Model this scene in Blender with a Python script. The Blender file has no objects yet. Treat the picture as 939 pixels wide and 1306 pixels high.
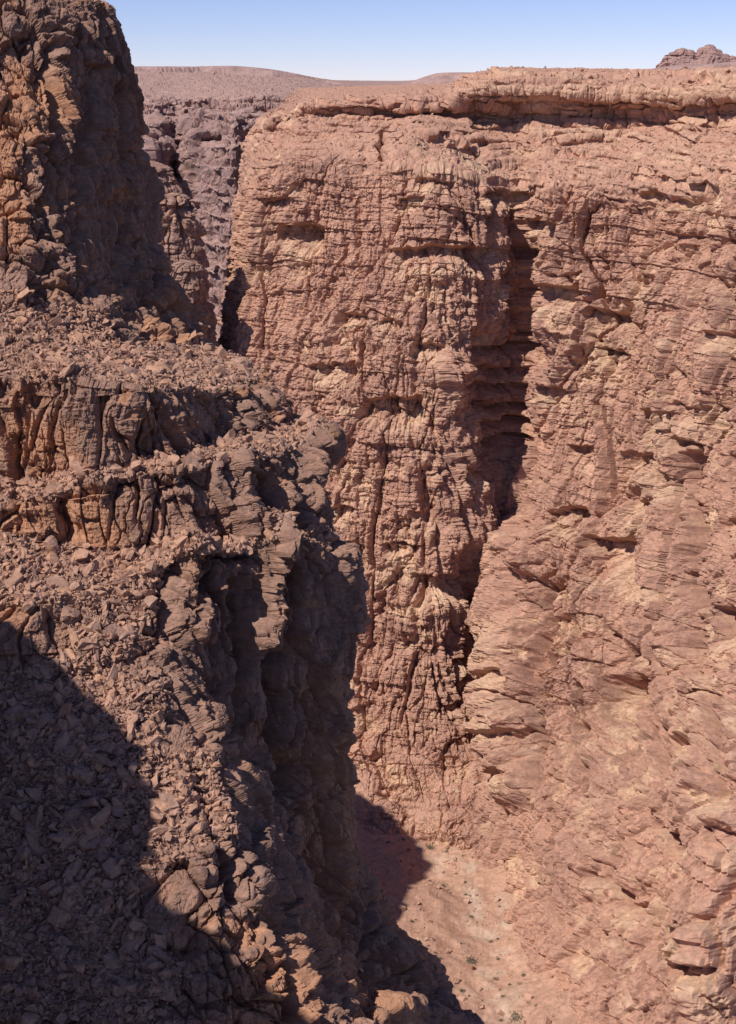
import bpy, numpy as np, math, time
from mathutils import Vector
T0=time.time()
f32=np.float32
rng=np.random.default_rng(7)
PITCH=math.radians(17.1); FP=1794.0
cp,sp=math.cos(PITCH),math.sin(PITCH)
SUN=np.array([-0.52,-0.40,0.80]); SUN/=np.linalg.norm(SUN)
SL=0.46

def W(px,py,Y):
    a=(px-469.5)/FP; b=(653.0-py)/FP
    r=np.array([a, cp+b*sp, -sp+b*cp])
    return r*(Y/r[1])
def chart(P):
    D=P[...,1]*cp-P[...,2]*sp
    U=P[...,1]*sp+P[...,2]*cp
    D=np.maximum(D,1)
    return 469.5+FP*P[...,0]/D, 653-FP*U/D

# ---------------- noise ----------------
def h3(ix,iy,iz,seed):
    h=(ix.astype(np.uint32)*np.uint32(374761393))^(iy.astype(np.uint32)*np.uint32(668265263))^(iz.astype(np.uint32)*np.uint32(2246822519))^np.uint32((seed*3266489917)&0xffffffff)
    h^=h>>np.uint32(15); h*=np.uint32(2246822519); h^=h>>np.uint32(13); h*=np.uint32(3266489917); h^=h>>np.uint32(16)
    return h
def hf(h): return (h&np.uint32(0xffffff)).astype(f32)/f32(16777215)
def fl(x): 
    i=np.floor(x).astype(np.int32); return i,(x-i).astype(f32)
def vn(x,y,z,seed=0):
    ix,fx=fl(x);iy,fy=fl(y);iz,fz=fl(z)
    u=fx*fx*(3-2*fx);v=fy*fy*(3-2*fy);w=fz*fz*(3-2*fz)
    r=0
    for dx in (0,1):
        wx=u if dx else 1-u
        for dy in (0,1):
            wy=wx*(v if dy else 1-v)
            for dz in (0,1):
                r=r+hf(h3(ix+dx,iy+dy,iz+dz,seed))*wy*(w if dz else 1-w)
    return r*2-1
def fbm(x,y,z,seed=0,o=4,g=0.5):
    a=1;s=0;t=0
    for k in range(o):
        s=s+a*vn(x,y,z,seed+k*17);t+=a;a*=g;x=x*2.03+5.1;y=y*2.03+1.7;z=z*2.03+9.2
    return s/t
def voro(x,y,z,seed=0,j=0.8):
    ix,_=fl(x-0.5);iy,_=fl(y-0.5);iz,_=fl(z-0.5)
    F1=np.full(x.shape,9,f32);F2=F1.copy();R=np.zeros(x.shape,f32)
    o=(1-j)/2
    for dx in (0,1):
        for dy in (0,1):
            for dz in (0,1):
                cx=ix+dx;cy=iy+dy;cz=iz+dz
                h=h3(cx,cy,cz,seed)
                a=(h&np.uint32(1023)).astype(f32)/1023;b=((h>>np.uint32(10))&np.uint32(1023)).astype(f32)/1023;c=((h>>np.uint32(20))&np.uint32(1023)).astype(f32)/1023
                d=np.sqrt((cx+o+j*a-x)**2+(cy+o+j*b-y)**2+(cz+o+j*c-z)**2).astype(f32)
                rr=((h>>np.uint32(3))%np.uint32(997)).astype(f32)/997
                m=d<F1
                F2=np.where(m,F1,np.minimum(F2,d));F1=np.where(m,d,F1);R=np.where(m,rr,R)
    return F1,F2,R
def vor2(x,y,k,seed=0,j=0.85):
    """cells inside one bed: k integer bed index"""
    ix,_=fl(x-0.5);iy,_=fl(y-0.5)
    F1=np.full(x.shape,9,f32);F2=F1.copy();R=np.zeros(x.shape,f32)
    o=(1-j)/2
    for dx in (0,1):
        for dy in (0,1):
            cx=ix+dx;cy=iy+dy
            h=h3(cx,cy,k,seed)
            a=(h&np.uint32(1023)).astype(f32)/1023;b=((h>>np.uint32(10))&np.uint32(1023)).astype(f32)/1023
            d=np.sqrt((cx+o+j*a-x)**2+(cy+o+j*b-y)**2).astype(f32)
            rr=((h>>np.uint32(3))%np.uint32(997)).astype(f32)/997
            m=d<F1
            F2=np.where(m,F1,np.minimum(F2,d));F1=np.where(m,d,F1);R=np.where(m,rr,R)
    return F1,F2,R
def ss(a,b,x):
    t=np.clip((x-a)/(b-a),0,1);return t*t*(3-2*t)
def h1(k,seed): 
    z=np.zeros_like(k); return hf(h3(k,z+3,z+7,seed))

# ---------------- loft ----------------
def interp_axis(A,n_w,mix=0.55):
    R=A.shape[0]
    ts=np.concatenate([i+np.arange(n)/n for i,n in enumerate(n_w)]+[[R-1.0]])
    i=np.minimum(ts.astype(int),R-2); t=ts-i
    t=t.reshape((-1,)+(1,)*(A.ndim-1))
    p0=A[np.maximum(i-1,0)];p1=A[i];p2=A[i+1];p3=A[np.minimum(i+2,R-1)]
    cr=0.5*((2*p1)+(-p0+p2)*t+(2*p0-5*p1+4*p2-p3)*t*t+(-p0+3*p1-3*p2+p3)*t**3)
    return mix*cr+(1-mix)*(p1*(1-t)+p2*t)
def normals(P):
    du=np.gradient(P,axis=1);dv=np.gradient(P,axis=0)
    n=np.cross(dv,du);n/=np.maximum(np.linalg.norm(n,axis=-1,keepdims=True),1e-9)
    return n
def blur(P,k):
    for _ in range(k):
        P[1:-1]=(P[:-2]+2*P[1:-1]+P[2:])/4
        P[:,1:-1]=(P[:,:-2]+2*P[:,1:-1]+P[:,2:])/4
    return P
def grid_mesh(name,P,attrs,mat,flip=False,smooth=False):
    R,C=P.shape[:2]
    idx=np.arange(R*C).reshape(R,C)
    q=np.stack([idx[:-1,:-1],idx[:-1,1:],idx[1:,1:],idx[1:,:-1]],-1).reshape(-1,4)
    if not flip: q=q[:,::-1]
    return raw_mesh(name,P.reshape(-1,3),q,attrs,mat,smooth)
def raw_mesh(name,V,F,attrs,mat,smooth=False):
    me=bpy.data.meshes.new(name)
    n=F.shape[1]
    me.vertices.add(len(V));me.vertices.foreach_set('co',np.ascontiguousarray(V,dtype=f32).ravel())
    me.loops.add(F.size);me.loops.foreach_set('vertex_index',np.ascontiguousarray(F,dtype=np.int32).ravel())
    me.polygons.add(len(F));me.polygons.foreach_set('loop_start',np.arange(0,F.size,n,dtype=np.int32))
    me.polygons.foreach_set('loop_total',np.full(len(F),n,dtype=np.int32))
    me.polygons.foreach_set('use_smooth',np.full(len(F),smooth,dtype=bool))
    me.update(calc_edges=True)
    for k,a in attrs.items():
        at=me.attributes.new(k,'FLOAT','POINT');at.data.foreach_set('value',np.ascontiguousarray(a,dtype=f32).ravel())
    me.materials.append(mat)
    ob=bpy.data.objects.new(name,me);bpy.context.scene.collection.objects.link(ob)
    return ob

def rock(P,N,s=1.0,blk=1.0,strat=1.0,scar=1.0,seed=0,steep=None,dip=0.0,col=1.0,fine=0,lump=1.0,flute=0.0,bands=((6.5,1.0),(2.3,.55),(.85,.25)),hblk=1.0):
    """outward displacement + fresh-rock mask"""
    x=(P[...,0]/s).astype(f32);y=(P[...,1]/s).astype(f32);z=(P[...,2]/s).astype(f32)
    w1=fbm(x/16,y/16,z/16,seed+1,3)*3.0
    w2=fbm(x/4,y/4,z/4,seed+2,4)*1.0
    xw=x+w1+w2*.9;yw=y+w1*.7-w2*.9
    h=z+w1*.4+w2*.25+dip*x
    d=1.6*fbm(x/22,y/22,z/30,seed+3,4)*blk
    F1,F2,R=voro(xw/8.0,yw/8.0,(z+w1*2)/26,seed+4)
    cm=ss(-.2,.5,vn(x/13,y/13,z/13,seed+40))
    d+=col*(1.3*(R-.5)-1.2*cm*(1-ss(0,.13,F2-F1)))
    F1,F2,R=voro(xw/2.9,yw/2.9,(z+w1)/11,seed+5)
    cm=ss(-.2,.5,vn(x/7,y/7,z/9,seed+41))
    d+=col*(.7*(R-.5)+.25*(.5-F1)-.5*cm*(1-ss(0,.14,F2-F1)))
    if flute:
        F1,F2,R=voro((x+w2*.8)/1.3,(y+w2*.8)/1.3,(z+w1)/8,seed+45)
        fm=ss(-.35,.35,vn(x/11,y/11,z/7,seed+46))
        d+=flute*fm*(.35*(R-.5)+.45*(.45-F1))
    for i,(T,a,amp) in enumerate(((5.2,4.2,1.0),(2.1,2.0,.65),(.9,1.05,.38))):
        q=h/(T*hblk)+.6*vn(x/(T*4),y/(T*4),z*0,seed+70+i)
        k,fr_=fl(q)
        F1,F2,R=vor2(xw/a+k*.37,yw/a,k,seed+80+i)
        mk=ss(-.4,.4,vn(x/(T*3),y/(T*3),z/(T*3),seed+86+i))
        mk2=ss(-.1,.6,vn(x/(T*1.7),y/(T*1.7),z/(T*1.7),seed+186+i))
        d+=blk*amp*mk*((R-.5)*1.3-mk2*.4*(1-ss(0,.16,F2-F1))-mk2*.25*(1-ss(0,.12,np.minimum(fr_,1-fr_))))
    if fine:
        q=h/1.9;k,fr_=fl(q)
        F1,F2,R=vor2(x/.62+w2+k*.37,y/.62+w2,k,seed+95)
        d+=fine*.2*(R-.5)
        q=h/.38+.4*vn(x,y,z*0,seed+96);k,fr_=fl(q)
        F1,F2,R=vor2(x/.8+k*.37,y/.8,k,seed+97)
        d+=fine*.16*(R-.5)
    F1,F2,Rs=voro((x+w2)/.8,(y+w2)/.8,(z+w2)/.9,seed+6)
    d+=lump*blk*(.2*(Rs-.5)-.06*(1-ss(0,.15,F2-F1)))
    for i,(T,a) in enumerate(bands):
        q=h/T+.35*vn(x/(T*5),y/(T*5),z*0,seed+9+i)
        k,fr=fl(q)
        m=ss(-.1,.5,vn(x/(T*1.8),y/(T*1.8),z/(T*1.6),seed+20+i)+(h1(k,seed+30+i)-.5)*.9)
        d+=strat*a*m*((.5-ss(.25,1.0,fr)*1.0)*(0.5+h1(k,seed+11+i)))
    F1,F2,R=voro((x+w2*2)/7,(y+w2)/7,(h+w2*1.)/4.5,seed+50,.9)
    sc=(R>.80)*ss(0,.22,F2-F1)*(vn(x/30,y/30,z/22,seed+51)>-.15)
    F1,F2,R=voro((x+w2*1.5)/2.6,(y+w2*.8)/2.6,(h+w2*.8)/1.9,seed+54,.9)
    sc2=(R>.80)*ss(0,.2,F2-F1)*ss(-.1,.3,vn(x/18,y/18,z/14,seed+55))
    d-=scar*(1.2*sc+.6*sc2)
    d+=.14*fbm(x*1.3,y*1.3,z*1.3,seed+60,3)
    fresh=np.clip(sc*.9+sc2*.9,0,1)*ss(-.5,.4,fbm(x/4,y/4,z/3,seed+61,3))
    d=d-d.mean()
    if steep is not None:
        d=d*(.18+.82*steep); fresh=fresh*steep
    return (d*s).astype(f32),fresh.astype(f32)

def sculpt(base,kw,steep_lim=(.86,.6),scree_amp=.35,features=None,hz=.6,smooth_base=4,dmul=None):
    P=blur(base.copy(),smooth_base)
    N=normals(P)
    st=1-ss(steep_lim[1],steep_lim[0],np.abs(N[...,2])+.12*vn(P[...,0]/6,P[...,1]/6,P[...,2]/6,91))
    st=blur(st[...,None].copy(),5)[...,0]
    d,fr=rock(P,N,steep=st,**kw)
    if dmul is not None: d=d*dmul
    if features is not None:
        fd,ff=features(P,st); d=d+fd; fr=np.maximum(fr,ff)
    Nh=N.copy();Nh[...,2]*=hz;Nh/=np.maximum(np.linalg.norm(Nh,axis=-1,keepdims=True),1e-6)
    s=kw.get('s',1)
    x,y,z=[(P[...,i]/s).astype(f32) for i in range(3)]
    F1,F2,R=voro(x/1.6,y/1.6,z/1.6,77)
    sd=(R*.9+.2)*(ss(0,.25,F2-F1)-.5)*scree_amp
    F1,F2,R=voro(x/.6,y/.6,z/.6,78)
    sd=sd+(R*.5+.2)*(ss(0,.3,F2-F1)-.5)*scree_amp*.5+.5*fbm(x/5,y/5,z/5,79,3)
    Q=P+Nh*d[...,None]+N*(sd*(1-st)*s)[...,None]
    return Q,fr,st,d

# ---------------- materials ----------------
def rock_mat(name,cA,cA2,cF,cD,s=1.0,bump=.5,scree=None,streak=.5):
    m=bpy.data.materials.new(name);m.use_nodes=True;nt=m.node_tree;N=nt.nodes;L=nt.links
    b=N['Principled BSDF'];b.inputs['Roughness'].default_value=.95;b.inputs['Specular IOR Level'].default_value=.1
    g=N.new('ShaderNodeNewGeometry')
    def mp(sc):
        v=N.new('ShaderNodeMapping');v.inputs['Scale'].default_value=[c/s for c in sc];L.new(g.outputs['Position'],v.inputs['Vector']);return v
    def noise(sc,scale,det=4,rough=.65):
        n=N.new('ShaderNodeTexNoise');n.inputs['Scale'].default_value=scale;n.inputs['Detail'].default_value=det;n.inputs['Roughness'].default_value=rough
        L.new(mp(sc).outputs[0],n.inputs['Vector']);return n
    def ramp(src,a,b2,lo=0,hi=1):
        r=N.new('ShaderNodeMapRange');r.inputs[1].default_value=a;r.inputs[2].default_value=b2;r.inputs[3].default_value=lo;r.inputs[4].default_value=hi
        L.new(src,r.inputs[0]);return r.outputs[0]
    def mix(f,a,b2,mode='MIX'):
        x=N.new('ShaderNodeMix');x.data_type='RGBA';x.blend_type=mode
        if isinstance(f,float): x.inputs[0].default_value=f
        else: L.new(f,x.inputs[0])
        for i,c in ((6,a),(7,b2)):
            if isinstance(c,tuple): x.inputs[i].default_value=c+(1,)
            else: L.new(c,x.inputs[i])
        return x.outputs[2]
    n1=noise((1,1,1),.07,5,.7)
    c=mix(ramp(n1.outputs[0],.38,.62),cA,cA2)
    n3=noise((.08,.08,1.6),.6,4,.7);c=mix(ramp(n3.outputs[0],.5,.68,0,.45),c,cD)
    if streak>0:
        n4=noise((1.1,1.1,.09),.5,4,.7);c=mix(ramp(n4.outputs[0],.48,.7,0,streak),c,cD)
    at=N.new('ShaderNodeAttribute');at.attribute_name='fresh'
    c=mix(at.outputs['Fac'],c,cF)
    n5=noise((1,1,1),1.3,6,.75)
    if scree:
        a2=N.new('ShaderNodeAttribute');a2.attribute_name='steep'
        sc=mix(ramp(n5.outputs[0],.4,.6),scree[0],scree[1])
        c=mix(ramp(a2.outputs['Fac'],.15,.6),sc,c)
    br=ramp(n5.outputs[0],.3,.7,.70,1.28)
    cm=N.new('ShaderNodeCombineColor')
    for i in range(3): L.new(br,cm.inputs[i])
    c=mix(1.0,c,cm.outputs[0],'MULTIPLY')
    L.new(c,b.inputs['Base Color'])
    bp=N.new('ShaderNodeBump');bp.inputs['Strength'].default_value=bump;bp.inputs['Distance'].default_value=.3*s
    nb=noise((1,1,1.6),1.6,5,.8)
    L.new(nb.outputs[0],bp.inputs['Height']);L.new(bp.outputs[0],b.inputs['Normal'])
    return m

M_wall=rock_mat('wall_sandstone',(.505,.282,.195),(.42,.236,.17),(.63,.425,.28),(.31,.172,.135),1.3,.6,scree=((.51,.29,.203),(.43,.24,.172)))
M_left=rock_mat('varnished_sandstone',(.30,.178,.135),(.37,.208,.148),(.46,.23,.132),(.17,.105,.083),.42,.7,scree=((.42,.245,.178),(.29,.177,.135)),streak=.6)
M_boul=rock_mat('boulder_rock',(.36,.215,.162),(.44,.253,.18),(.50,.28,.178),(.23,.142,.112),.3,.5,streak=0)
M_pin=rock_mat('pinnacle_sandstone',(.37,.215,.16),(.31,.185,.142),(.43,.26,.18),(.21,.13,.108),1.2,.6,scree=((.36,.21,.16),(.30,.18,.14)))
M_bg=rock_mat('haze_tinted_sandstone',(.37,.228,.195),(.325,.205,.18),(.43,.285,.23),(.23,.15,.145),5,.5,scree=((.41,.26,.218),(.35,.225,.195)))  # distance haze put into the colours: paler and bluer than near rock
M_plat=rock_mat('haze_tinted_plateau',(.40,.255,.22),(.35,.23,.205),(.36,.26,.24),(.25,.17,.16),30,.5,streak=0)  # far ground tinted greyer and cooler to stand in for air haze
M_floor=rock_mat('canyon_floor_sand',(.48,.28,.192),(.43,.245,.172),(.51,.36,.262),(.35,.205,.152),1.5,.4,streak=0)

# ---------------- main far wall ----------------
S=1.25
px=[
[380,400,430,490,570,610,650,690,780,870,960,1250,1600],
[350,345,400,480,570,600,650,690,780,870,960,1200,1500],
[330,322,385,480,570,605,655,690,780,870,960,1200,1500],
[310,308,375,480,570,610,662,695,785,870,960,1200,1500],
[300,296,370,480,565,605,668,700,785,870,960,1200,1500],
[290,285,370,480,560,600,670,705,790,872,965,1200,1500],
[290,285,370,475,560,600,645,700,790,878,970,1200,1500],
[290,285,370,470,555,600,632,680,785,878,970,1200,1500],
[290,285,370,465,550,595,622,660,778,868,965,1200,1500],
[290,285,370,460,545,590,615,645,740,835,940,1200,1500],
[290,285,370,460,530,570,598,625,668,725,860,1100,1400]]
py=[
[112,112,111,109,107,98,93,93,92,92,90,88,88],
[140,150,132,122,116,95,86,88,90,90,86,84,84],
[175,180,150,148,152,156,158,156,158,158,155,155,155],
[230,230,200,205,215,225,245,235,240,240,230,230,230],
[320,325,325,328,326,326,330,325,330,330,330,330,330],
[430,430,430,440,450,450,450,445,440,440,440,440,440],
[600]*13,[750]*13,[880,880,880,880,880,880,885,900,900,900,900,900,900],
[950,950,950,950,955,960,980,1010,1010,1010,1010,1010,1010],
[1095,1095,1095,1100,1100,1102,1110,1125,1220,1340,1480,1480,1480]]
YY=[
[900]*13,
[450,340,330,325,322,320,320,318,318,310,298,280,280],
[440,305,295,292,290,292,294,290,288,278,266,250,248],
[430,288,271,266,263,264,267,262,257,247,235,215,208],
[430,284,267,260,257,259,265,256,249,238,225,205,198],
[430,276,260,251,249,254,263,250,241,229,215,195,188],
[430,270,252,244,242,249,257,244,233,219,203,182,175],
[430,264,246,239,236,241,247,232,222,206,190,170,162],
[430,258,241,233,231,233,234,216,206,192,176,158,150],
[430,250,231,228,226,225,222,207,192,178,164,150,142],
[430,209,209,208,208,207,205,202,180,160,140,140,140]]
ctrl=np.array([[W(px[r][c],py[r][c],YY[r][c]*S) for c in range(13)] for r in range(11)])
ctrl=interp_axis(ctrl,[50,170,190,150,170,210,230,220,120,150])
base=interp_axis(ctrl.transpose(1,0,2),[20,90,130,110,60,70,60,130,130,130,60,40]).transpose(1,0,2)
# stepped, broken benches below the rim
bx_,by_,bz_=[base[...,i].astype(f32) for i in range(3)]
rowi=np.arange(base.shape[0])[:,None]
tm=ss(42,75,rowi)*(1-ss(400,470,rowi))*np.ones_like(bx_)
tm=tm*ss(-.5,.0,fbm(bx_/30,by_/30,bx_*0,811,3)+.25+ .3*ss(20,60,bx_))
for (T,o,wa) in ((3.1,0,5.0),(1.4,50,2.4)):
    wz=bz_+wa*fbm(bx_/22,by_/22,bz_/22,812+o,5)+.05*bx_
    q=wz/T;k,fr_=fl(q)
    mm=ss(-.35,.25,vn(bx_/(T*5),by_/(T*5),k*3.3,830+o))
    bz_=bz_+tm*mm*(ss(.36,.64,fr_)-fr_)*T*.9
base[...,2]=bz_
dm=1-.62*tm
rimup=ss(48,60,rowi)*(1-ss(230,420,rowi))
def seg(cx,cy,x0,y0,x1,y1):
    dx,dy=x1-x0,y1-y0;t=np.clip(((cx-x0)*dx+(cy-y0)*dy)/(dx*dx+dy*dy),0,1)
    return np.hypot(cx-x0-t*dx,cy-y0-t*dy),t
notches=[(385,290,44,30,4),(575,186,110,28,3.0),(555,318,130,24,4),(715,370,40,26,5),(778,398,66,30,5),(690,285,34,18,3),
(640,245,60,16,3),(930,430,60,20,3.5),(500,512,74,26,3.5),(420,470,60,18,3),(795,690,60,44,6),(725,655,66,24,4),(800,868,56,52,7),
(820,580,60,24,3.5),(740,575,50,18,3),(870,1068,50,24,5),(930,780,46,44,6),(800,1150,50,20,3.5),(660,870,34,16,4),(650,990,40,18,4),
(860,250,80,12,2.5),(905,1230,50,26,4.5),(880,950,50,22,3.5),(600,600,50,18,3),(520,700,50,16,2.5),(560,740,70,26,4),
(632,445,90,10,3),(640,468,80,10,3),(630,490,90,10,3.2),(642,514,80,10,3),(628,538,80,10,3),(636,562,70,10,2.6)]
r2=np.random.default_rng(21)
for _ in range(20):
    a=r2.uniform(640,945);b=r2.uniform(340,1290);q=r2.uniform(.2,.8)
    if b>950 and a<700: continue
    notches.append((a,b,20+26*q,8+22*q,1+2.4*q))
for _ in range(14):
    a=r2.uniform(310,640);b=r2.uniform(230,900);q=r2.uniform(.2,.7)
    notches.append((a,b,20+28*q,7+14*q,1+2.2*q))
cracks=[((665,262),(668,330),5,3.5),((668,330),(684,400),7,2.5),((684,400),(682,470),10,2.5),((610,430),(612,585),15,4),((640,440),(640,560),16,2.5),((665,630),(668,680),6,5),
((868,560),(878,760),4,5),((878,640),(884,870),6,7),((705,720),(708,850),4,5),((600,700),(622,860),8,3),((925,850),(935,1010),8,5),((492,165),(490,205),4,3),
((775,1080),(765,1240),6,5),((455,700),(480,780),6,2.5),((545,600),(560,690),7,3),((845,900),(850,1080),5,4),((745,880),(752,1010),5,4),((830,420),(838,560),4,3),((760,430),(766,540),4,2.5),((915,500),(922,640),4,3),
((700,740),(690,1000),5,4),((620,760),(628,960),6,3.5)]
ridges=[((658,690),(658,1000),24,9),((845,350),(850,900),30,3),((575,470),(600,690),22,3),((545,200),(560,310),50,3),((760,700),(740,1100),35,4),((480,420),(560,480),20,2.5),((920,900),(900,1280),40,6),((700,250),(705,420),14,3)]
def wall_feat(P,st):
    cx,cy=chart(P)
    x,y,z=[P[...,i].astype(f32) for i in range(3)]
    w_=fbm(x/12,y/12,z/20,330,4)
    F1,F2,R=voro((x+4*w_)/12,y/16,(z+7*w_)/60,331)
    rt=.45+.45*ss(600,700,cx)
    d=rt*st*dm*(4.2*(R-.5)-2.6*(1-ss(0,.14,F2-F1)))
    F1,F2,R=voro((x+2.5*w_)/4.2,y/9,(z+5*w_)/26,332)
    d=d+rt*st*dm*(1.7*(R-.5)+.8*(.5-F1)-1.2*(1-ss(0,.15,F2-F1)))
    d=d+st*rimup*1.5
    wx=fbm(x/6,y/6,z/6,301,4)*22;wy=fbm(x/6,y/6,z/6,302,4)*13
    rimz=1-ss(200,260,cy)
    tan_=rimz*ss(560,640,cx)*ss(-.2,.3,fbm(x/9,y/9,z/3,308,4)+.1)
    cx=cx+wx;cy=cy+wy
    fr=np.zeros(cx.shape,f32)
    for (a,b,w,h,dep) in notches:
        t=(cy-(b-4))/(h*1.5)
        lat=1-ss(.35,.55,np.abs(cx-a)/w)
        prof=ss(-.06,.06,t)*(1-ss(.1,1.1,t))
        d-=dep*lat*prof
        if h>10: fr=np.maximum(fr,lat*ss(.0,.15,t)*(1-ss(.9,1.5,t))*.8)
    for (p,q,w,dep) in cracks:
        r,t=seg(cx,cy,*p,*q);d-=dep*np.exp(-(r/w)**2)
    for i,(p,q,w,a) in enumerate(ridges):
        r,t=seg(cx,cy,*p,*q);d+=a*np.exp(-(r/w)**2)
        if i==0: fr=np.maximum(fr,.9*np.exp(-(r/16)**2)*ss(780,840,cy))
    fr*=ss(-.3,.3,fbm(x/4,y/4,z/2.5,303,4)+.1)
    zone=ss(.05,.4,fbm(x/16,y/16,z/12,305,4)+.25*ss(640,760,cx)-.10)*ss(.05,.35,fbm(x/3.5,y/3.5,z/2,306,4))*ss(300,420,cy)
    fr=np.maximum(np.maximum(fr,zone*.6),tan_*.5)
    return d.astype(f32),fr
Q,fr,st,d=sculpt(base,dict(s=1.1,seed=100,blk=.8,strat=.8,scar=.85,dip=.02,col=1.1,fine=1.6,flute=1.3,lump=.6),features=wall_feat,steep_lim=(.93,.78),scree_amp=.12,smooth_base=1,dmul=dm)
wallP=Q;wallst=st
grid_mesh('canyon_wall',Q,{'fresh':fr*.8,'steep':st},M_wall)
print('wall',Q.shape,time.time()-T0)

# ---------------- left terraced cliff ----------------
L=[
[(-300,-120,150),(0,-70,148),(60,-40,148),(100,-6,150),(130,12,154),(148,34,160)],
[(-300,150,135),(0,170,132),(50,200,132),(95,210,136),(150,215,146),(186,220,156)],
[(-300,320,126),(0,330,125),(50,345,126),(110,350,131),(170,345,142),(212,350,152)],
[(-300,385,118),(0,395,120),(70,420,121),(150,440,124),(200,440,132),(252,435,146)],
[(-300,480,112),(0,485,112),(110,490,111),(205,497,112),(290,500,123),(330,470,138)],
[(-300,600,110),(0,610,110),(110,600,110),(215,575,111),(300,560,119),(372,530,134)],
[(-300,640,106),(0,640,106),(110,620,107.5),(230,600,109),(350,580,116),(402,555,127)],
[(-300,690,104.5),(0,680,105),(110,700,106),(250,690,107),(370,680,113),(415,640,124)],
[(-300,800,98),(0,760,99),(120,760,101),(215,715,104.5),(330,700,109),(442,705,118)],
[(-300,900,93),(0,860,95),(100,880,95),(205,850,98),(300,860,104),(455,800,117)],
[(-300,1000,88),(0,980,89),(130,1000,89),(260,950,94),(340,950,105),(442,960,115)],
[(-300,1150,82),(0,1120,83),(150,1130,83),(310,1060,88),(375,1090,103),(450,1080,112)],
[(-300,1300,76),(0,1300,76),(180,1290,77),(350,1180,84),(420,1200,101),(500,1165,112)],
[(-300,1500,70),(0,1500,70),(220,1450,72),(430,1320,80),(490,1270,98),(582,1275,112)],
[(-300,1800,62),(0,1800,62),(250,1700,66),(460,1500,78),(560,1420,95),(640,1450,110)]]
g=np.array([[W(*p) for p in row] for row in L])*SL
F=g[:,-1]
G=F+np.array([-14,26,0])*SL; G[:,2]-=1.2
H=F+np.array([-55,48,-0.0])*SL; H[:,2]-=4
A0=g[:,0]+np.array([-50,5,6])*SL
g=np.concatenate([A0[:,None],g,G[:,None],H[:,None]],1)
last=g[-1].copy();last[:,2]=-170;last[:,0]+=6
g=np.concatenate([g,last[None]],0)
top=g[0].copy();top[:,1]+=18;top[:,2]+=.3;top[:,0]-=6
g=np.concatenate([top[None],g],0)
c=interp_axis(g,[20,150,110,90,70,120,60,90,90,120,120,120,110,110,70,40],.3)
base=interp_axis(c.transpose(1,0,2),[20,110,150,150,140,180,50,30],.6).transpose(1,0,2)
Lcr=[((310,740),(330,960),9,5),((378,640),(380,850),6,4.5),((365,850),(380,1000),12,5),((412,860),(420,1010),7,3),((110,110),(105,300),7,3),((60,60),(70,180),5,2),
((205,530),(235,580),8,2.5),((45,600),(100,680),6,1.8),((330,600),(345,640),5,2),((20,560),(25,640),6,1.5),((285,760),(290,900),6,3),((250,980),(300,1150),8,2.5),((350,1130),(380,1290),8,3),((150,120),(160,330),8,2.5),((430,1080),(470,1250),8,3)]
Lrd=[((436,700),(442,800),9,1.5),((345,690),(350,820),16,2.5),((395,560),(392,670),10,1.5),((300,590),(310,680),12,1.5),((85,480),(120,600),25,1.2),((235,690),(250,800),18,2)]
def left_feat(P,st):
    cx,cy=chart(P)
    x,y,z=[(P[...,i]/SL).astype(f32) for i in range(3)]
    cx=cx+fbm(x/3,y/3,z/3,311,4)*18;cy=cy+fbm(x/3,y/3,z/3,312,4)*18
    d=np.zeros(cx.shape,f32)
    for (p,q,w,dep) in Lcr:
        r,t=seg(cx,cy,*p,*q);d-=dep*.8*SL*np.exp(-(r/w)**2)
    for (p,q,w,a) in Lrd:
        r,t=seg(cx,cy,*p,*q);d+=a*SL*np.exp(-(r/w)**2)
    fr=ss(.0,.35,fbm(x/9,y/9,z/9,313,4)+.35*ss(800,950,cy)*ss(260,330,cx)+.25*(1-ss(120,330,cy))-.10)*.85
    F1,F2,R=voro(x/6+.5*fbm(x/4,y/4,z/4,320,2),y/6,z/18,321)
    k,_=fl(z/6.5+.5*vn(x/14,y/14,z*0,322))
    a,b,R2=vor2(x/4.0,y/4.0,k,323)
    d+=SL*(1.3*(R-.5)-.7*(1-ss(0,.12,F2-F1))+1.1*(R2-.5)-.4*(1-ss(0,.12,b-a)))*(.05+.95*st)
    return d,fr.astype(f32)
Q,fr,st,d=sculpt(base,dict(s=.46*SL,seed=200,blk=.8,strat=.45,scar=.8,dip=.03,col=2.0,hblk=2.2,lump=.6,flute=1.0,fine=1.0),features=left_feat,steep_lim=(.86,.70),scree_amp=.5,smooth_base=2)
leftP=Q;leftst=st
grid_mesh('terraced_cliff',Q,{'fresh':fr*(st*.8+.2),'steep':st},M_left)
print('left',Q.shape,time.time()-T0)

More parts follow.
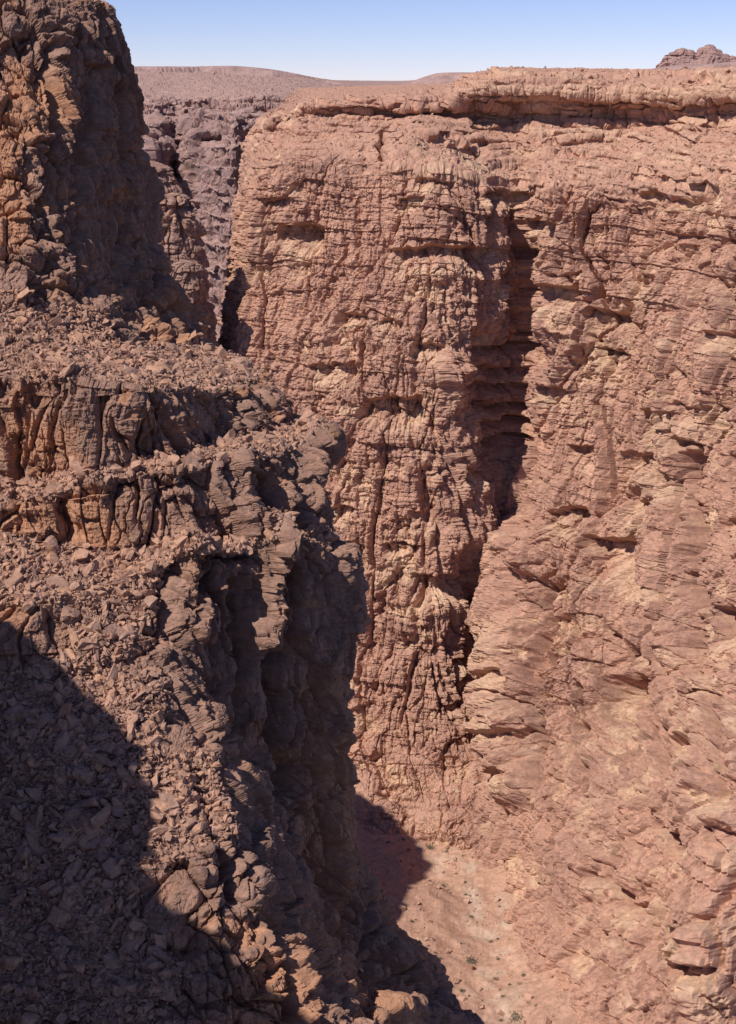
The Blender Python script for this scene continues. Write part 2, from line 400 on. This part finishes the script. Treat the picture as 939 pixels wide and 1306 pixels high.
# ---------------- ring towers ----------------
def tower(name,parts,mat,s=1,nu=360,nv=240,seed=1,**kw):
    Vs=[];Fs=[];fr_=[];st_=[];off=0
    for (cx,cy,prof,ecc) in parts:
        pr=np.array(prof,float)
        A=interp_axis(pr,[max(4,nv//(len(pr)-1))]*(len(pr)-1),.5)
        th=np.linspace(0,2*np.pi,nu+1)
        P=np.zeros((len(A),nu+1,3))
        rr=A[:,1][:,None]
        P[...,0]=cx+rr*np.cos(th)*ecc;P[...,1]=cy+rr*np.sin(th);P[...,2]=A[:,0][:,None]
        N=np.zeros_like(P);N[...,0]=np.cos(th);N[...,1]=np.sin(th)
        d,fr=rock(P,N,s=s,seed=seed,**kw)
        d=d*np.minimum(1,rr/(np.max(pr[:,1])*.35))
        Q=P+N*d[...,None];Q[...,2]+=.6*s*fbm(P[...,0]/(3*s),P[...,1]/(3*s),P[...,2]/(8*s),seed+3,3)
        Q[:,-1]=Q[:,0]
        R,C=Q.shape[:2];idx=np.arange(R*C).reshape(R,C)+off
        q=np.stack([idx[:-1,:-1],idx[:-1,1:],idx[1:,1:],idx[1:,:-1]],-1).reshape(-1,4)[:,::-1]
        Vs.append(Q.reshape(-1,3));Fs.append(q);fr_.append(fr.ravel());st_.append(np.ones(R*C));off+=R*C
    return raw_mesh(name,np.concatenate(Vs),np.concatenate(Fs),{'fresh':np.concatenate(fr_),'steep':np.concatenate(st_)},mat)
def pt(px_,py_,Y): return W(px_,py_,Y)
a=pt(192,205,345);b=pt(220,245,330);e=pt(238,330,322)
tower('rock_pinnacle',[
 (a[0],a[1],[(a[2],.1),(a[2]-1.5,4),(a[2]-10,7),(a[2]-25,9),(-95,12),(-165,16)],1.0),
 (b[0],b[1],[(b[2],.1),(b[2]-1.5,4),(b[2]-9,6),(b[2]-25,7),(-80,9),(-165,12)],1.0),
 (e[0],e[1],[(e[2],.1),(e[2]-1.5,3),(e[2]-9,4),(e[2]-25,5),(-90,8),(-165,12)],1.0)],M_pin,s=1.1,seed=400,nu=420,nv=420,blk=.8,flute=1.2)
def scp(l,dz=0): return [((z+dz)*SL,r*SL) for z,r in l]
tower('cliff_shoulder',[(-61*SL,68*SL,scp([(-2,.1),(-3,9),(-6,15),(-10,18),(-40,21),(-90,26),(-350,32)],3),1.0),
 (-62*SL,40*SL,scp([(6,.1),(5,12),(1,20),(-10,26),(-50,30),(-350,40)],1),1.0)],M_left,s=.5,seed=420,nu=400,nv=300)
tower('added_shadow_cliff',[(-84,205,[(-47,.1),(-49,15),(-53,28),(-61,34),(-100,45),(-120,58),(-175,76)],1.0)],M_left,s=2.2,seed=440,nu=400,nv=300)  # unseen mass added behind the left cliff to throw shadow on the floor
print('towers',time.time()-T0)

# ---------------- background canyon wall ----------------
bpx=[20,90,150,190,225,260,300,330,380,480]
rpy=[[90,90,90,91,92,93,95,97,100,113],[104,104,103,103,104,104,105,106,108,116],[122]*9+[124],[132]*10,[165]*10,[195]*10,[300]*10,[400]*10,[520]*10]
rows=[[1500]*10,[1250]*10,[1100,1080,1060,1050,1050,1040,1020,1000,1000,1000],
[1050,1040,1020,1000,1010,1000,980,960,970,960],[940,930,900,870,910,870,850,890,860,850],[900,890,850,820,880,820,790,860,820,800],
[880,870,825,800,865,790,765,845,800,790],[870,840,800,770,835,770,745,810,780,770],[760,760,720,700,720,690,690,700,700,700]]
g=np.array([[W(x,rpy[r][i]+(3*math.sin(i*1.9) if r>1 else 0),rows[r][i]) for i,x in enumerate(bpx)] for r in range(9)])
c=interp_axis(g,[20,40,40,80,80,170,140,60],.4)
base=interp_axis(c.transpose(1,0,2),[30,40,70,80,80,80,60,60,30],.5).transpose(1,0,2)
bz_=base[...,2].astype(f32)
for (T,o,wa) in ((12,0,8),(5,50,4)):
    wz=bz_+wa*fbm(base[...,0].astype(f32)/50,base[...,1].astype(f32)/50,bz_/50,850+o,4)
    k,fr_=fl(wz/T);bz_=bz_+(ss(.33,.67,fr_)-fr_)*T*.9*ss(40,80,np.arange(len(bz_)))[:,None]
base[...,2]=bz_
Q,fr,st,d=sculpt(base,dict(s=3.2,seed=500,blk=1.2,strat=.8,scar=.6,flute=1.3,col=1.6),steep_lim=(.93,.8),scree_amp=.06,smooth_base=1)
grid_mesh('background_canyon_wall',Q,{'fresh':fr*.6,'steep':st},M_bg)

# ---------------- far plateau to the horizon ----------------
ys=np.concatenate([np.linspace(1000,5000,260),np.geomspace(5050,40000,60)])
xs=np.linspace(-1,1,500)
X=np.outer(ys,xs)*.75;Y=np.repeat(ys[:,None],500,1)
Z=-22+7*fbm(X/260,Y/260,X*0,601,5)
ax=X/Y*FP*1.0+469.5
m1=ss(0,1,(2900+250*fbm(X/300,Y/300,X*0,602,4)-Y)/-60)*(1-ss(300,520,ax+10*fbm(X/90,Y/90,X*0,603,3)))
Z=Z+m1*44+m1*3*fbm(X/200,Y/200,X*0,606,3)
m2=ss(0,1,(2300+200*fbm(X/300,Y/300,X*0,604,4)-Y)/-60)*ss(700,860,ax)
Z=Z+m2*(44+16*ss(860,1000,ax))
m3=ss(0,1,(4200+250*fbm(X/300,Y/300,X*0,605,4)-Y)/-60)*ss(500,560,ax)
Z=Z+m3*40*(1-m2)
Z=Z-np.clip((Y-5000)/35000,0,1)*20
P=np.stack([X,Y,Z],-1)
Nn=normals(P)
grid_mesh('plateau',P,{'fresh':np.zeros(Z.shape),'steep':1-np.abs(Nn[...,2])},M_plat)
bb=[]
for (ppx,top_,w) in [(853,72,9),(861,67,9),(870,64,9),(880,67,9),(888,70,8),(896,63,8),(905,59,10),(914,65,8),(924,71,9),(933,74,9)]:
    p=W(ppx,top_-3,2700);r=w*1.6
    bb.append((p[0],p[1],[(p[2],.5),(p[2]-3,r*.6),(p[2]-12,r*.9),(p[2]-26,r*1.6),(p[2]-60,r*2.5)],1.0))
tower('butte',bb,M_bg,s=5,seed=640,nu=60,nv=40)

# ---------------- canyon floor ----------------
xs=np.linspace(-160,220,560);ys=np.linspace(40,420,560)
X,Y=np.meshgrid(xs,ys)
bed=17+7*np.sin(Y/28)+.10*(Y-230)
dist=np.abs(X-bed+6*fbm(X/15,Y/15,X*0,702,4))
Z=-155.5+2.5*fbm(X/22,Y/22,X*0,701,5)+2.5*ss(3,18,dist)+.06*np.maximum(0,-(X-10))+.6*fbm(X/3,Y/3,X*0,703,4)
P=np.stack([X,Y,Z],-1)
frf=(1-ss(1,10,dist))*ss(-.2,.4,fbm(X/3,Y/3,X*0,704,5))
grid_mesh('canyon_floor',P,{'fresh':frf,'steep':np.zeros(Z.shape)},M_floor,flip=True)
print('floor',time.time()-T0)

# ---------------- boulders ----------------
import bmesh
def protos(sub,n):
    bm=bmesh.new();bmesh.ops.create_cube(bm,size=2.0)
    if sub>1: bmesh.ops.subdivide_edges(bm,edges=bm.edges[:],cuts=2,use_grid_fill=True)
    bmesh.ops.triangulate(bm,faces=bm.faces[:])
    bm.verts.index_update()
    V=np.array([v.co[:] for v in bm.verts]);Fc=np.array([[v.index for v in f.verts] for f in bm.faces]);bm.free()
    out=[]
    for _ in range(n):
        v=V.copy()
        A=np.eye(3)+rng.normal(size=(3,3))*.22
        v=v@A.T
        if sub==1: v=v+rng.normal(size=v.shape)*.25
        for _ in range(5 if sub==1 else 9):
            nn=rng.normal(size=3);nn/=np.linalg.norm(nn);o=rng.uniform(.75,1.15)
            dd=np.maximum(v@nn-o,0);v=v-dd[:,None]*nn
        if sub>1: v=v+rng.normal(size=v.shape)*.035
        v=v*np.array([1,rng.uniform(.5,.95),rng.uniform(.3,.7)])*.8
        out.append(v)
    return out,Fc
def scatter(pts,sizes,sub,sink=.05):
    pr,Fc=protos(sub,40)
    nv=len(pr[0]);n=len(pts)
    pr=np.array(pr)[rng.integers(0,40,n)]
    q=rng.normal(size=(n,4));q[:,1:3]*=.5;q/=np.linalg.norm(q,axis=1,keepdims=True)
    w,x,y,z=q.T
    R=np.stack([1-2*(y*y+z*z),2*(x*y-z*w),2*(x*z+y*w),2*(x*y+z*w),1-2*(x*x+z*z),2*(y*z-x*w),2*(x*z-y*w),2*(y*z+x*w),1-2*(x*x+y*y)],-1).reshape(n,3,3)
    V=np.einsum('nij,nvj->nvi',R,pr)*sizes[:,None,None]+pts[:,None,:]
    V[...,2]+=(sizes*sink)[:,None]
    Fa=(Fc[None]+(np.arange(n)*nv)[:,None,None]).reshape(-1,3)
    fr=np.repeat(np.clip(rng.normal(.1,.35,n),0,1),nv)
    return V.reshape(-1,3),Fa,fr
def combine(name,parts,mat):
    off=0;Vs=[];Fs=[];fr=[]
    for V,Fa,f_ in parts:
        Vs.append(V);Fs.append(Fa+off);fr.append(f_);off+=len(V)
    raw_mesh(name,np.concatenate(Vs),np.concatenate(Fs),{'fresh':np.concatenate(fr),'steep':np.ones(off)},mat)
def pick(n,lo,hi,al):
    i=rng.integers(0,len(cand),n);u=rng.random(n)
    s=(lo**-al+(hi**-al-lo**-al)*u)**(-1/al)
    return cand[i]+rng.normal(size=(n,3))*[.1,.1,0],s
cx,cy=chart(leftP)
ok=(leftst<.55)&(cx>-60)&(cx<520)&(cy>370)&(cy<1330)
cand=leftP[ok]
p1,s1=pick(45000,.04,.16,1.4);p2,s2=pick(3800,.13,.5,2.4)
combine('boulder_scree',[scatter(p1,s1,1),scatter(p2,s2,2)],M_boul)
cx,cy=chart(wallP)
ok=(wallst<.4)&(cx>280)&(cx<960)&(cy>80)&(cy<1330)
cand=wallP[ok]
print('wall scree verts',len(cand))
if len(cand)>100:
    p3,s3=pick(7000,.2,.9,2.0)
    cand=P[(np.abs(X-20)<60)&(Y>150)&(Y<330)]
    p4,s4=pick(9000,.15,1.1,2.0)
    combine('talus_boulders',[scatter(p3,s3,1),scatter(p4,s4,1)],M_floor)

# ---------------- scrub ----------------
mg=bpy.data.materials.new('scrub_leaves');mg.use_nodes=True
bn=mg.node_tree.nodes['Principled BSDF'];bn.inputs['Roughness'].default_value=.8
nz=mg.node_tree.nodes.new('ShaderNodeTexNoise');nz.inputs['Scale'].default_value=3
cr=mg.node_tree.nodes.new('ShaderNodeValToRGB');cr.color_ramp.elements[0].color=(.10,.09,.055,1);cr.color_ramp.elements[1].color=(.22,.18,.11,1)
mg.node_tree.links.new(nz.outputs[0],cr.inputs[0]);mg.node_tree.links.new(cr.outputs[0],bn.inputs['Base Color'])
def floor_z(x,y):
    j=np.clip(((x+160)/380*559).astype(int),0,559);i=np.clip(((y-40)/380*559).astype(int),0,559);return P[i,j,2]
n=90
bx=rng.uniform(2,34,n);by=rng.uniform(185,290,n);br_=rng.uniform(.2,.5,n)
bx[:4]=[19,26,13,22];by[:4]=[225,208,262,198];br_[:4]=[1.1,1.3,.8,.9]
bz=floor_z(bx,by)
Vs=[];Fs=[];o=0
for i in range(n):
    m=int(160*br_[i])+60
    c_=rng.normal(size=(m,3))*[.5,.5,.35]*br_[i];c_[:,2]=np.abs(c_[:,2])
    c_+=[bx[i],by[i],bz[i]]
    a_=rng.normal(size=(m,3));a_/=np.linalg.norm(a_,axis=1,keepdims=True);b_=rng.normal(size=(m,3));b_/=np.linalg.norm(b_,axis=1,keepdims=True)
    l=.16*np.sqrt(br_[i])
    Vs.append(np.stack([c_-a_*l,c_+a_*l,c_+b_*l*1.2],1).reshape(-1,3));Fs.append(np.arange(m*3).reshape(-1,3)+o);o+=m*3
raw_mesh('desert_scrub',np.concatenate(Vs),np.concatenate(Fs),{},mg)

# ---------------- world, sun, camera ----------------
w=bpy.data.worlds.new('World');bpy.context.scene.world=w;w.use_nodes=True
nt=w.node_tree;bg=nt.nodes['Background'];sky=nt.nodes.new('ShaderNodeTexSky');sky.sky_type='NISHITA';sky.sun_disc=False
el=math.asin(SUN[2]);az=math.atan2(SUN[0],SUN[1])
sky.sun_elevation=el;sky.sun_rotation=az;sky.altitude=3000;sky.air_density=.9;sky.dust_density=0;sky.ozone_density=7
tn=nt.nodes.new('ShaderNodeMix');tn.data_type='RGBA';tn.blend_type='MULTIPLY';tn.inputs[0].default_value=1;tn.inputs[7].default_value=(1.25,1.0,1.08,1)
nt.links.new(sky.outputs[0],tn.inputs[6]);nt.links.new(tn.outputs[2],bg.inputs[0]);bg.inputs[1].default_value=.108
sl=bpy.data.lights.new('sun','SUN');sl.energy=5;sl.angle=math.radians(.5);sl.color=(1,.95,.88)
so=bpy.data.objects.new('sun',sl);bpy.context.scene.collection.objects.link(so)
so.rotation_euler=Vector(tuple(SUN)).to_track_quat('Z','Y').to_euler()
cam=bpy.data.cameras.new('camera');co=bpy.data.objects.new('camera',cam);bpy.context.scene.collection.objects.link(co)
co.location=(0,0,0);co.rotation_euler=(math.pi/2-PITCH,0,0)
cam.sensor_fit='VERTICAL';cam.sensor_height=24;cam.lens=24*FP/1306;cam.clip_end=100000;cam.clip_start=.1
sc=bpy.context.scene;sc.camera=co
sc.view_settings.view_transform='Standard';sc.view_settings.look='None';sc.view_settings.exposure=0
print('done',time.time()-T0)
